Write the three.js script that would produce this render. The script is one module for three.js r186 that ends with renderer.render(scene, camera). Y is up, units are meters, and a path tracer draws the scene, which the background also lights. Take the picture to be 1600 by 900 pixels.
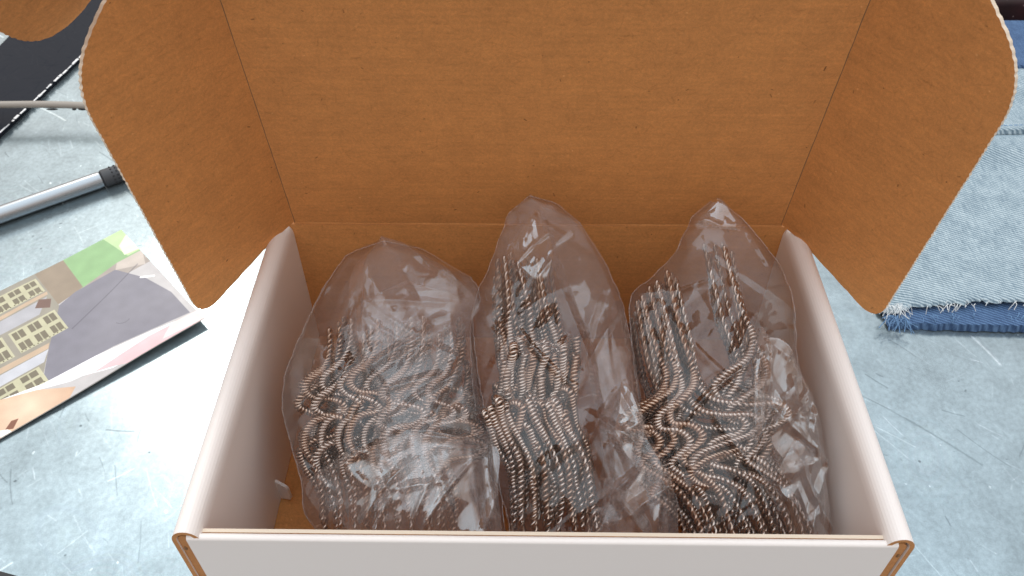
import * as THREE from 'three';
import { mergeGeometries, toCreasedNormals } from 'three/addons/utils/BufferGeometryUtils.js';
import { RoundedBoxGeometry } from 'three/addons/geometries/RoundedBoxGeometry.js';
import { ImprovedNoise } from 'three/addons/math/ImprovedNoise.js';

// ------------------------------------------------------------------ camera, sky, sun, exposure
const scene = new THREE.Scene();
const camera = new THREE.PerspectiveCamera(38.17, 16 / 9, 0.01, 60);
camera.position.set(-0.0064, 0.3171, 0.2033);
camera.rotation.order = 'YXZ';
camera.rotation.set(-0.7905, 0.0171, -0.0055);
camera.focus = 0.315;
camera.userData.fStop = 30;

const lerp = (a, b, t) => a + (b - a) * t;
const SUN = new THREE.Vector3(-0.34, 0.76, -0.63).normalize();
{ // overcast bluish sky: brighter overhead, a veil of light around the hidden sun
  const w = 256, h = 128, d = new Float32Array(w * h * 4), v = new THREE.Vector3();
  for (let j = 0; j < h; j++) for (let i = 0; i < w; i++) {
    const el = (j + 0.5) / h * Math.PI - Math.PI / 2, az = ((i + 0.5) / w - 0.5) * 2 * Math.PI;
    v.set(Math.cos(el) * Math.cos(az), Math.sin(el), Math.cos(el) * Math.sin(az));
    const s = Math.max(0, v.y), c = Math.max(0, v.dot(SUN));
    const base = v.y > 0 ? 0.12 + 1.08 * Math.pow(s, 1.2) : 0.17, veil = v.y > -0.05 ? 0.5 * Math.pow(c, 8) : 0, wm = Math.pow(1 - s, 1.5);
    const k = (j * w + i) * 4;
    d[k] = base * lerp(0.88, 1.42, wm) + veil; d[k + 1] = base * lerp(0.98, 0.98, wm) + veil * 0.97; d[k + 2] = base * lerp(1.06, 0.72, wm) + veil * 0.9; d[k + 3] = 1;
  }
  const sky = new THREE.DataTexture(d, w, h, THREE.RGBAFormat, THREE.FloatType);
  sky.mapping = THREE.EquirectangularReflectionMapping; sky.magFilter = THREE.LinearFilter; sky.needsUpdate = true;
  scene.background = sky; scene.environment = sky;
}
const sun = new THREE.DirectionalLight(0xfff6ea, 0.27);
sun.position.copy(SUN).multiplyScalar(3); sun.castShadow = true; sun.shadow.radius = 20;
sun.shadow.mapSize.set(2048, 2048);
Object.assign(sun.shadow.camera, { left: -0.8, right: 0.8, top: 0.8, bottom: -0.8, near: 0.5, far: 6 });
scene.add(sun, sun.target);
const renderer = new THREE.WebGLRenderer();
renderer.shadowMap.enabled = true;
renderer.toneMapping = THREE.LinearToneMapping;
renderer.toneMappingExposure = 1.75;

// ------------------------------------------------------------------ helpers
function rng(seed) { let a = seed >>> 0; return () => { a = (a + 0x6D2B79F5) | 0; let t = Math.imul(a ^ (a >>> 15), 1 | a); t = (t + Math.imul(t ^ (t >>> 7), 61 | t)) ^ t; return ((t ^ (t >>> 14)) >>> 0) / 4294967296; }; }
const perlin = new ImprovedNoise(), N3 = (x, y, z) => perlin.noise(x + 37.3, y + 11.7, z + 5.1);
const rad = (d) => d * Math.PI / 180, mm = 0.001;
const used = new Map();
const numbered = (n) => { const k = used.get(n) ?? 0; used.set(n, k + 1); return k ? `${n}_${String(k).padStart(3, '0')}` : n; };
function shade(o) { o.castShadow = true; o.receiveShadow = true; return o; }
function mesh(name, geo, mat, parent) { const m = shade(new THREE.Mesh(geo, mat)); m.name = numbered(name); (parent ?? scene).add(m); return m; }
function thing(name, label, category, pos = [0, 0, 0]) { const g = new THREE.Group(); g.name = numbered(name); g.position.set(...pos); g.userData = { label, category }; scene.add(g); return g; }
function tag(o, label, category, group) { o.userData = { label, category, ...(group ? { group } : {}) }; return o; }
function canvasTex(w, h, draw, srgb = true) {
  const c = document.createElement('canvas'); c.width = w; c.height = h; draw(c.getContext('2d'), w, h);
  const t = new THREE.CanvasTexture(c); if (srgb) t.colorSpace = THREE.SRGBColorSpace; t.wrapS = t.wrapT = THREE.RepeatWrapping; t.anisotropy = 8; return t;
}
function grain(g, w, h, fn) { const im = g.getImageData(0, 0, w, h), d = im.data; for (let y = 0, k = 0; y < h; y++) for (let x = 0; x < w; x++, k += 4) { const a = fn(x, y); d[k] = Math.min(255, Math.max(0, d[k] * a)); d[k + 1] = Math.min(255, Math.max(0, d[k + 1] * a)); d[k + 2] = Math.min(255, Math.max(0, d[k + 2] * a)); } g.putImageData(im, 0, 0); }
function pw(list, x) { // piecewise linear through [x, y] rows, x ascending
  if (x <= list[0][0]) return list[0][1];
  for (let i = 1; i < list.length; i++) if (x <= list[i][0]) return lerp(list[i - 1][1], list[i][1], (x - list[i - 1][0]) / (list[i][0] - list[i - 1][0] || 1));
  return list[list.length - 1][1];
}
function smoothPw(list, x) { // Catmull-Rom version for soft outlines
  const n = list.length; if (x <= list[0][0]) return list[0][1]; if (x >= list[n - 1][0]) return list[n - 1][1];
  let i = 1; while (x > list[i][0]) i++;
  const p = (k) => list[Math.min(n - 1, Math.max(0, k))], [x1, y1] = p(i - 1), [x2, y2] = p(i), [x0, y0] = p(i - 2), [x3, y3] = p(i + 1);
  const t = (x - x1) / (x2 - x1), m1 = (y2 - y0) / (x2 - x0 || 1) * (x2 - x1), m2 = (y3 - y1) / (x3 - x1 || 1) * (x2 - x1);
  return (2 * t ** 3 - 3 * t * t + 1) * y1 + (t ** 3 - 2 * t * t + t) * m1 * 0.8 + (-2 * t ** 3 + 3 * t * t) * y2 + (t ** 3 - t * t) * m2 * 0.8;
}

// ------------------------------------------------------------------ materials
const kraftMap = canvasTex(1024, 1024, (g, w, h) => { // 0.25 m across
  g.fillStyle = 'rgb(198,148,98)'; g.fillRect(0, 0, w, h);
  const r = rng(5);
  for (let k = 0; k < 9000; k++) {
    const x = r() * w, y = r() * h, a = (r() - 0.5) * 1.6 + (r() < 0.25 ? 1.5 : 0), l = 4 + r() * 16, dark = r();
    g.strokeStyle = dark < 0.5 ? `rgba(120,78,42,${0.05 + r() * 0.13})` : `rgba(228,186,138,${0.04 + r() * 0.12})`;
    g.lineWidth = 0.6 + r() * 1.1; g.beginPath(); g.moveTo(x, y); g.quadraticCurveTo(x + Math.cos(a) * l * 0.5 + r() * 3, y + Math.sin(a) * l * 0.5 + r() * 3, x + Math.cos(a) * l, y + Math.sin(a) * l); g.stroke();
  }
  for (let k = 0; k < 170; k++) { const x = r() * w, y = r() * h, a = r() * 6.3, l = 1 + r() * r() * 9; g.strokeStyle = `rgba(58,34,18,${0.25 + r() * 0.5})`; g.lineWidth = 0.7 + r(); g.beginPath(); g.moveTo(x, y); g.lineTo(x + Math.cos(a) * l, y + Math.sin(a) * l); g.stroke(); }
  for (let k = 0; k < 60; k++) { g.fillStyle = `rgba(238,206,165,${0.3 + r() * 0.4})`; g.fillRect(r() * w, r() * h, 1 + r() * 2, 1 + r() * 2); }
  grain(g, w, h, (x, y) => 1 + 0.03 * N3(x / 60, y / 60, 1) + 0.05 * N3(x / 5, y / 5, 2) + 0.035 * N3(x / 22, y / 17, 8) + 0.034 * N3(x / 160, y / 5.2, 3) + (r() - 0.5) * 0.10);
});
kraftMap.repeat.set(4, 4);
const kraftBump = canvasTex(512, 512, (g, w, h) => { g.fillStyle = 'rgb(128,128,128)'; g.fillRect(0, 0, w, h); const r = rng(6); grain(g, w, h, (x, y) => 1 + 0.16 * Math.sin(y / h * Math.PI * 2 * 84 + 2 * N3(x / 90, y / 90, 2)) * (0.6 + N3(x / 80, y / 60, 7)) + 0.35 * N3(x / 8, y / 6, 4) + (r() - 0.5) * 0.3); }, false);
kraftBump.repeat.set(4, 4);
const M = {
  kraft: new THREE.MeshStandardMaterial({ name: 'kraft_board', map: kraftMap, bumpMap: kraftBump, bumpScale: 0.00012, roughness: 0.78, color: new THREE.Color(1.06, 0.90, 0.67) }),
  kraftEdge: new THREE.MeshStandardMaterial({ name: 'raw_board_edge', map: kraftMap, roughness: 0.9, color: new THREE.Color(0.86, 0.76, 0.66) }),
  kraftLight: new THREE.MeshStandardMaterial({ name: 'cut_board_rim', roughness: 0.85, color: new THREE.Color(0.70, 0.60, 0.48) }),
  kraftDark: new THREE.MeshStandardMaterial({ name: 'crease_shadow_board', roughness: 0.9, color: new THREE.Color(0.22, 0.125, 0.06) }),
  white: new THREE.MeshPhysicalMaterial({ name: 'white_board', color: new THREE.Color(0.82, 0.775, 0.745), roughness: 0.42, specularIntensity: 0.9 }),
};
{ const t = canvasTex(512, 512, (g, w, h) => { g.fillStyle = 'rgb(128,128,128)'; g.fillRect(0, 0, w, h); const r = rng(16); grain(g, w, h, (x, y) => 1 + 0.3 * N3(x / 9, y / 9, 4) + 0.3 * N3(x / 40, y / 30, 9) + (r() - 0.5) * 0.15); }, false); t.repeat.set(6, 6); M.white.bumpMap = t; M.white.bumpScale = 0.00005; }

const tableDraw = (kind) => (g, w, h) => {
  const r = rng(77), col = kind === 'c';
  g.fillStyle = col ? 'rgb(146,158,162)' : 'rgb(96,96,96)'; g.fillRect(0, 0, w, h); g.lineCap = 'round';
  for (let k = 0; k < 420; k++) { // smudges
    const x = r() * w, y = r() * h, s = 10 + r() * 70, b = r() < 0.5; g.save(); g.translate(x, y); g.rotate(r() * 6.3); g.scale(1, 0.25 + r() * 0.5);
    const q = g.createRadialGradient(0, 0, 0, 0, 0, s); q.addColorStop(0, b ? `rgba(190,202,206,${0.02 + r() * 0.05})` : `rgba(100,112,118,${0.02 + r() * 0.05})`); q.addColorStop(1, 'rgba(120,130,135,0)'); g.fillStyle = q; g.fillRect(-s, -s, 2 * s, 2 * s); g.restore();
  }
  for (let k = 0; k < 4200; k++) { // scratches, most hairline
    const x = r() * w, y = r() * h, big = r() < 0.018, a = r() < 0.6 ? -0.9 + (r() - 0.5) * 0.9 : r() * 6.3, l = big ? 50 + r() * 190 : 5 + r() * r() * 70, bend = (r() - 0.5) * l * 0.12, light = r() < 0.8, al = big ? 0.3 + r() * 0.4 : 0.08 + r() * 0.35;
    g.strokeStyle = light ? (col ? `rgba(205,214,218,${al})` : `rgba(190,190,190,${al})`) : `rgba(46,54,58,${big ? al * 0.4 : al})`; g.lineWidth = big ? 1 + r() * 1.6 : 0.6 + r() * 0.9;
    const dx = Math.cos(a), dy = Math.sin(a); g.beginPath(); g.moveTo(x, y); g.quadraticCurveTo(x + dx * l / 2 - dy * bend, y + dy * l / 2 + dx * bend, x + dx * l, y + dy * l); g.stroke();
    if (big && r() < 0.5) { g.lineWidth = 3 + r() * 3; g.globalAlpha = 0.35; g.stroke(); g.globalAlpha = 1; }
  }
  for (let k = 0; k < 700; k++) { g.fillStyle = r() < 0.6 ? `rgba(40,46,50,${0.2 + r() * 0.4})` : `rgba(215,222,226,${0.3 + r() * 0.5})`; g.beginPath(); g.ellipse(r() * w, r() * h, 0.6 + r() * 2.2, 0.5 + r() * 1.4, r() * 6, 0, 7); g.fill(); }
  grain(g, w, h, (x, y) => 1 + 0.10 * N3(x / 160, y / 160, 1) + 0.07 * N3(x / 28, y / 34, 2) + 0.07 * N3(x / 6, y / 7, 3) + (r() - 0.5) * 0.09);
};
const tableTex = canvasTex(2048, 2048, tableDraw('c')), tableRough = canvasTex(1024, 1024, (g, w, h) => { g.scale(0.5, 0.5); tableDraw('r')(g, 2048, 2048); }, false);
M.table = new THREE.MeshPhysicalMaterial({ name: 'scratched_table_metal', map: tableTex, roughnessMap: tableRough, roughness: 0.57, metalness: 0.75, color: new THREE.Color(0.96, 1.0, 1.03), specularIntensity: 1 });
M.film = new THREE.MeshPhysicalMaterial({ name: 'clear_plastic_film', color: new THREE.Color(0.94, 0.93, 0.93), roughness: 0.06, transmission: 0.985, thickness: 0, ior: 1.53, specularIntensity: 1, side: THREE.DoubleSide });
M.filmFold = new THREE.MeshPhysicalMaterial({ name: 'folded_plastic_film', color: new THREE.Color(0.93, 0.91, 0.91), roughness: 0.08, transmission: 0.945, thickness: 0, ior: 1.6, specularIntensity: 1, side: THREE.DoubleSide });
M.filmBack = M.film.clone(); M.filmBack.name = 'cloudy_back_film'; M.filmBack.transmission = 0.92; M.filmBack.color.setRGB(0.72, 0.66, 0.62);
M.filmCrisp = new THREE.MeshPhysicalMaterial({ name: 'crumpled_plastic_film', color: new THREE.Color(0.94, 0.93, 0.93), roughness: 0.07, transmission: 0.955, thickness: 0, ior: 2.25, specularIntensity: 1, side: THREE.DoubleSide });
M.wire = new THREE.MeshStandardMaterial({ name: 'brown_steel_wire', color: new THREE.Color(0.55, 0.465, 0.41), metalness: 1, roughness: 0.24 });
M.wireB = new THREE.MeshStandardMaterial({ name: 'coppery_steel_wire', color: new THREE.Color(0.50, 0.37, 0.29), metalness: 1, roughness: 0.28 });

// ------------------------------------------------------------------ the setting: a scratched metal table top
{
  const g = new RoundedBoxGeometry(1.9, 0.03, 1.7, 3, 0.004);
  const p = g.attributes.position, uv = g.attributes.uv;
  for (let i = 0; i < p.count; i++) uv.setXY(i, (p.getX(i) + 0.36) / 0.72, (p.getZ(i) + 0.1) / 0.72);
  const t = mesh('table_surface', g, M.table); t.position.set(0, -0.0151, -0.25);
  t.userData = { kind: 'structure', label: 'scratched blue grey metal table surface' };
}

// ------------------------------------------------------------------ the box
const W = 0.2355, D = 0.1515, H = 0.0775, BX = 0.1065;
function extr(shape, depth, front, back, edge) { // slab with its own material on front (+z), back and cut edge
  const g = new THREE.ExtrudeGeometry(shape, { depth, bevelEnabled: false, curveSegments: 14 });
  const a = g.groups[0], b = g.groups[1], half = a.count / 2; g.clearGroups();
  g.addGroup(a.start, half, 1); g.addGroup(a.start + half, half, 0); g.addGroup(b.start, b.count, 2);
  return [g, [front, back, edge]];
}
function poly(pts) { return new THREE.Shape(pts.map(([x, y]) => new THREE.Vector2(x, y))); }
function roundedPoly(pts, seed = 0, wav = 0) { // pts: [x, y, r] in metres, corners rounded; the cut edge gets the ripple of the flutes
  const out = [], n = pts.length;
  for (let i = 0; i < n; i++) {
    const [x, y, r] = pts[i], [px, py] = pts[(i + n - 1) % n], [nx, ny] = pts[(i + 1) % n];
    if (!r) { out.push([x, y]); continue; }
    const l1 = Math.hypot(px - x, py - y), l2 = Math.hypot(nx - x, ny - y), a = [x + (px - x) / l1 * Math.min(r, l1 * 0.48), y + (py - y) / l1 * Math.min(r, l1 * 0.48)], b = [x + (nx - x) / l2 * Math.min(r, l2 * 0.48), y + (ny - y) / l2 * Math.min(r, l2 * 0.48)];
    for (let k = 0; k <= 12; k++) { const t = k / 12; out.push([(1 - t) ** 2 * a[0] + 2 * t * (1 - t) * x + t * t * b[0], (1 - t) ** 2 * a[1] + 2 * t * (1 - t) * y + t * t * b[1]]); }
  }
  if (!wav) return poly(out);
  const fine = [];
  for (let i = 0; i < out.length; i++) {
    const [x, y] = out[i], [nx, ny] = out[(i + 1) % out.length], l = Math.hypot(nx - x, ny - y), k = Math.max(1, Math.round(l / 0.0005));
    for (let j = 0; j < k; j++) { const t = j / k, X = lerp(x, nx, t), Y = lerp(y, ny, t); if (X < 0.002) { fine.push([X, Y]); continue; } const d = wav * (Math.sin(Y * 2800) * 0.5 + N3(X * 900, Y * 900, seed)); fine.push([X + (ny - y) / l * d, Y - (nx - x) / l * d]); }
  }
  return poly(fine);
}
const mirror = (pts) => pts.map(([x, y, r]) => [-x, y, r]).reverse();
const box = thing('mailer_box', 'open white and brown cardboard mailer box holding three bags of wire', 'box', [0, 0, 0]);
{
  // floor and back
  const fl = new THREE.BoxGeometry(W - 0.006, 0.0024, D - 0.006, 1, 1, 1), uv = fl.attributes.uv; for (let i = 0; i < uv.count; i++) uv.setXY(i, uv.getX(i) * W, uv.getY(i) * D);
  mesh('floor_panel', fl, M.kraft, box).position.set(0, 0.0016, 0);
  const [bg, bm] = extr(poly([[-W / 2 + 0.0075, 0.0005], [W / 2 - 0.0075, 0.0005], [W / 2 - 0.0075, H - 0.0008], [-W / 2 + 0.0075, H - 0.0008]]), 0.0026, M.kraft, M.white, M.kraftEdge);
  mesh('back_panel', bg, bm, box).position.set(0, 0, -D / 2);
  // front: two plies, kraft outside the fold line, white face
  const [fg, fm] = extr(poly([[-W / 2 + 0.0052, 0.0003], [W / 2 - 0.0052, 0.0003], [W / 2 - 0.0052, H - 0.0046], [-W / 2 + 0.0052, H - 0.0046]]), 0.0014, M.white, M.kraft, M.kraftEdge);
  const fp = mesh('front_panel', fg, fm, box); fp.position.set(0, 0, D / 2 - 0.0015);
  const roll = new THREE.CylinderGeometry(0.0013, 0.0013, W - 0.0104, 14, 1, false); roll.rotateZ(Math.PI / 2); const rp = roll.attributes.position;
  mesh('top_fold', roll, M.white, fp).position.set(0, H - 0.0046, 0.0001);
  const [ig, im] = extr(poly([[-W / 2 + 0.0085, 0.003], [W / 2 - 0.0085, 0.003], [W / 2 - 0.0085, H - 0.0041], [-W / 2 + 0.0085, H - 0.0041]]), 0.0013, M.kraft, M.kraft, M.kraftLight);
  mesh('inner_ply', ig, im, fp).position.set(0, 0, -0.0027);
  // rolled double side walls
  for (const s of [-1, 1]) {
    const tw = 0.0095, th = 0.0015, e = 0.006, sh = new THREE.Shape(), pts = [];
    const arc = (hw, top, k, N = 16) => { const a = []; for (let i = 0; i <= N; i++) { const t = Math.PI * i / N; a.push([-hw * Math.cos(t), top - e + k * Math.sin(t)]); } return a; };
    const outer = arc(tw / 2, H, e), inner = arc(tw / 2 - th, H, e - th).reverse();
    pts.push([-tw / 2 * 1, 0.0004], ...outer, [tw / 2, 0.0032], [tw / 2 - th, 0.0032], ...inner, [-tw / 2 + th, 0.0004]);
    const p2 = s < 0 ? pts : pts.map(([x, y]) => [-x, y]).reverse();
    p2.forEach(([x, y], i) => (i ? sh.lineTo(x, y) : sh.moveTo(x, y)));
    const [g, m] = extr(sh, D - 0.0006, M.kraftEdge, M.kraftEdge, M.white);
    const pos = g.attributes.position; // the roll slopes down where it meets the hinge
    for (let i = 0; i < pos.count; i++) { const y = pos.getY(i), x = pos.getX(i) * -s; if (y > 0.05) pos.setX(i, pos.getX(i) + s * 0.0006 * N3(pos.getZ(i) * 30, 3, s)); }
    const w = mesh('side_wall', g, m, box); w.position.set(s * (W / 2 - tw / 2), 0, -D / 2 + 0.0001);
    w.geometry = toCreasedNormals(w.geometry, 0.5);
    const [kg, km] = extr(roundedPoly([[-tw / 2 + th + 0.0002, 0.001, 0], [tw / 2 - th - 0.0002, 0.001, 0], [tw / 2 - th - 0.0002, H - 0.0046, 0.002], [-tw / 2 + th + 0.0002, H - 0.0034, 0.003]]), 0.05, M.kraftEdge, M.kraftEdge, M.kraftEdge);
    mesh('tucked_flap', kg, km, box).position.set(s * (W / 2 - tw / 2), 0, D / 2 - 0.0512);
    const nick = new THREE.SphereGeometry(1, 10, 8); nick.scale(0.0005, 0.0011, 0.0004); mesh('flute_hole', nick, M.kraftDark, box).position.set(s * (W / 2 - tw / 2 + 0.002), H - 0.0115, D / 2 - 0.0011);
    // paper corner gusset that shows inside the front corner
    const [tg, tm] = extr(roundedPoly([[0, 0, 0], [0.0055, 0.002, 0.001], [0.0055, 0.011, 0.002], [0, 0.013, 0]]), 0.0012, M.white, M.white, M.white);
    const t = mesh('locking_tab', tg, tm, box); t.position.set(s * (W / 2 - tw - 0.0003), 0.003, 0.018); t.rotation.y = s < 0 ? -0.35 : Math.PI + 0.35;
  }
  // lid: leans towards the viewer on its hinge
  const lid = new THREE.Group(); lid.name = 'lid'; box.add(lid); lid.position.set(0, H - 0.0008, -D / 2 + 0.0022); lid.rotation.x = rad(9);
  const LW = BX, LH = 0.149, T = 0.0015;
  const [lg, lm] = extr(poly([[-LW, 0.0012], [LW, 0.0012], [LW, LH], [-LW, LH]]), T, M.kraft, M.white, M.kraftEdge);
  mesh('lid_panel', lg, lm, lid).position.z = -T;
  const hinge = new THREE.CylinderGeometry(0.0011, 0.0011, 2 * LW + 0.001, 12, 60); hinge.rotateZ(Math.PI / 2);
  { const p = hinge.attributes.position; for (let i = 0; i < p.count; i++) { const x = p.getX(i); p.setY(i, p.getY(i) + 0.00035 * N3(x * 60, 1, 2)); p.setZ(i, p.getZ(i) + 0.0003 * N3(x * 90, 4, 2)); } const uv = hinge.attributes.uv; for (let i = 0; i < uv.count; i++) uv.setXY(i, p.getX(i), p.getY(i)); }
  mesh('hinge_fold', hinge, M.kraft, box).position.set(0, H - 0.0006, -D / 2 + 0.0012);
  const ear = [[0, 0.0015, 0], [0.012, 0.0012, 0], [0.0560, -0.0085, 0.0120], [0.0555, 0.119, 0.017], [0.0165, 0.1485, 0.005], [0, 0.149, 0]];
  for (const s of [-1, 1]) {
    const outline = s > 0 ? roundedPoly(ear, 3, 0.00022) : (() => { const q = roundedPoly(ear, 8, 0.00022).getPoints(); return poly(q.map((v) => [-v.x, v.y]).reverse()); })();
    const [g, m] = extr(outline, T, M.kraft, M.white, M.kraftLight);
    const p = g.attributes.position; // board bows a little
    for (let i = 0; i < p.count; i++) { const x = Math.abs(p.getX(i)), y = p.getY(i); p.setZ(i, p.getZ(i) + 0.0016 * Math.sin(x / 0.054 * Math.PI) * Math.sin(y / 0.149 * Math.PI)); }
    const h = mesh('side_flap', g, m, lid); h.position.set(s * LW, 0, 0); h.rotation.y = -s * rad(53); h.translateZ(-T);
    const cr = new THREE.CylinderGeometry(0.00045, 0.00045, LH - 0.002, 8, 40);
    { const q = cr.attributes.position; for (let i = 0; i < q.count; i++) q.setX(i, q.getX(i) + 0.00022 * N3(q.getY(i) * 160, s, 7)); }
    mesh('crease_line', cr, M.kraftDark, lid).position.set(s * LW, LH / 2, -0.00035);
  }
  // front flap of the lid, and its rounded tab that hangs into the upper left corner
  const flap = extr(poly([[-LW + 0.002, 0.001], [LW - 0.002, 0.001], [LW - 0.002, 0.072], [-LW + 0.002, 0.072]]), T, M.kraft, M.white, M.kraftLight);
  const ff = mesh('front_flap', flap[0], flap[1], lid); ff.position.set(0, LH, -T); ff.rotation.x = rad(31);
  const tabShape = roundedPoly([[0, 0.052, 0], [0.024, 0.047, 0.006], [0.034, 0.001, 0.016], [0.064, 0.001, 0.018], [0.064, 0.056, 0.02], [0, 0.070, 0]], 4, 0.0002).getPoints();
  const [tg, tm] = extr(poly(tabShape.map((v) => [-v.x, v.y]).reverse()), T, M.kraft, M.white, M.kraftLight);
  const tab = mesh('tuck_tab', tg, tm, ff); tab.position.set(-LW + 0.0015, 0, T); tab.rotation.y = rad(47);
}

// ------------------------------------------------------------------ bags of wire
// frame of a bag: u across the box, v up along the leaning bundle, w out of it towards the opening
const TILT = rad(-58), BO = new THREE.Vector3(0, 0.0425, 0.0453);
const QB = new THREE.Quaternion().setFromAxisAngle(new THREE.Vector3(1, 0, 0), TILT);
const atBag = (u, v, w) => new THREE.Vector3(u, v, w).applyQuaternion(QB).add(BO);
const asc = (rows) => rows.map(([u, v]) => [v, u * mm]).map(([v, u]) => [v * mm, u]).sort((a, b) => a[0] - b[0]);

function facet(x, y, seed) { // crumpled sheet: a jittered triangle lattice with random heights, flat inside, sharp along the edges
  const hash = (i, j) => { let a = (Math.imul(i, 374761393) + Math.imul(j, 668265263) + Math.imul(seed, 1442695041)) | 0; a = Math.imul(a ^ (a >>> 13), 1274126177); return ((a ^ (a >>> 16)) >>> 0) / 4294967296 - 0.5; };
  const wx = x + 0.22 * N3(x * 0.8, y * 0.8, seed), wy = y + 0.22 * N3(x * 0.8 + 9, y * 0.8, seed);
  const i = Math.floor(wx), j = Math.floor(wy), fx = wx - i, fy = wy - j;
  return fx > fy ? hash(i, j) * (1 - fx) + hash(i + 1, j) * (fx - fy) + hash(i + 1, j + 1) * fy : hash(i, j) * (1 - fy) + hash(i, j + 1) * (fy - fx) + hash(i + 1, j + 1) * fx;
}
function wrinkle(u, v, seed, k = 1) { // metres in, metres out
  const c = Math.cos(seed * 1.7) * 0.4, U = u + c * v, V = v - c * u;
  let h = 0.0046 * facet(U / 0.020, V / 0.038, seed) + 0.0036 * facet((U + V * 0.55) / 0.012, (V - U * 0.55) / 0.024, seed + 5) + 0.0009 * facet((U - V * 0.8) / 0.006, (V + U * 0.8) / 0.017, seed + 9);
  const g = rng(seed * 97 + 1);
  for (let i = 0; i < 54; i++) { // long sharp pinched creases
    const cx = (g() - 0.5) * 0.24, cy = g() * 0.13 - 0.02, a = Math.PI / 2 + (g() - 0.5) * 2.2, l = 0.012 + g() * 0.03, w = 0.0012 + g() * 0.0026, amp = 0.0006 + g() * 0.0017, dx = u - cx, dy = v - cy, t = dx * Math.cos(a) + dy * Math.sin(a), d = Math.abs(-dx * Math.sin(a) + dy * Math.cos(a) + 0.15 * t * t / l);
    if (Math.abs(t) < l && d < w) h += amp * (1 - d / w) * (1 - (t / l) ** 2);
  }
  return h * k * (v < 0.045 ? 1.15 : v > 0.08 ? 0.8 : 1.15 - (v - 0.045) * 10);
}
function creaseSum(list, u, v) {
  let h = 0;
  for (const [u0, v0, u1, v1, amp, wid] of list) {
    const dx = (u1 - u0) * mm, dy = (v1 - v0) * mm, L2 = dx * dx + dy * dy, px = u - u0 * mm, py = v - v0 * mm, t = Math.min(1, Math.max(0, (px * dx + py * dy) / L2)), d = Math.hypot(px - t * dx, py - t * dy);
    if (d < wid * mm * 0.7) h += amp * mm * 0.85 * Math.pow(1 - d / (wid * mm * 0.7), 1.2) * Math.sin(Math.PI * Math.min(1, Math.max(0.04, t * 0.92 + 0.04)));
  }
  return h;
}
const TF = [[-0.03, 0.004], [-0.02, 0.009], [0, 0.014], [0.05, 0.0155], [0.08, 0.011], [0.1, 0.006], [0.125, 0.002]];
const TB = [[-0.03, 0.006], [-0.02, 0.016], [0, 0.023], [0.05, 0.021], [0.085, 0.009], [0.105, 0.004], [0.125, 0.001]];
function gridGeo(rows, cols, fn, closed) {
  const pos = new Float32Array((rows + 1) * (cols + 1) * 3), uv = new Float32Array((rows + 1) * (cols + 1) * 2), idx = [];
  for (let i = 0, k = 0; i <= rows; i++) for (let j = 0; j <= cols; j++, k++) { const p = fn(i / rows, closed ? (j % cols) / cols : j / cols); pos[k * 3] = p[0]; pos[k * 3 + 1] = p[1]; pos[k * 3 + 2] = p[2]; uv[k * 2] = p[0]; uv[k * 2 + 1] = p[1]; if (i < rows && j < cols) { const a = k, b = k + 1, c = k + cols + 1, d = c + 1; idx.push(a, b, d, a, d, c); } }
  const g = new THREE.BufferGeometry(); g.setAttribute('position', new THREE.BufferAttribute(pos, 3)); g.setAttribute('uv', new THREE.BufferAttribute(uv, 2)); g.setIndex(idx); g.computeVertexNormals(); return g;
}
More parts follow.
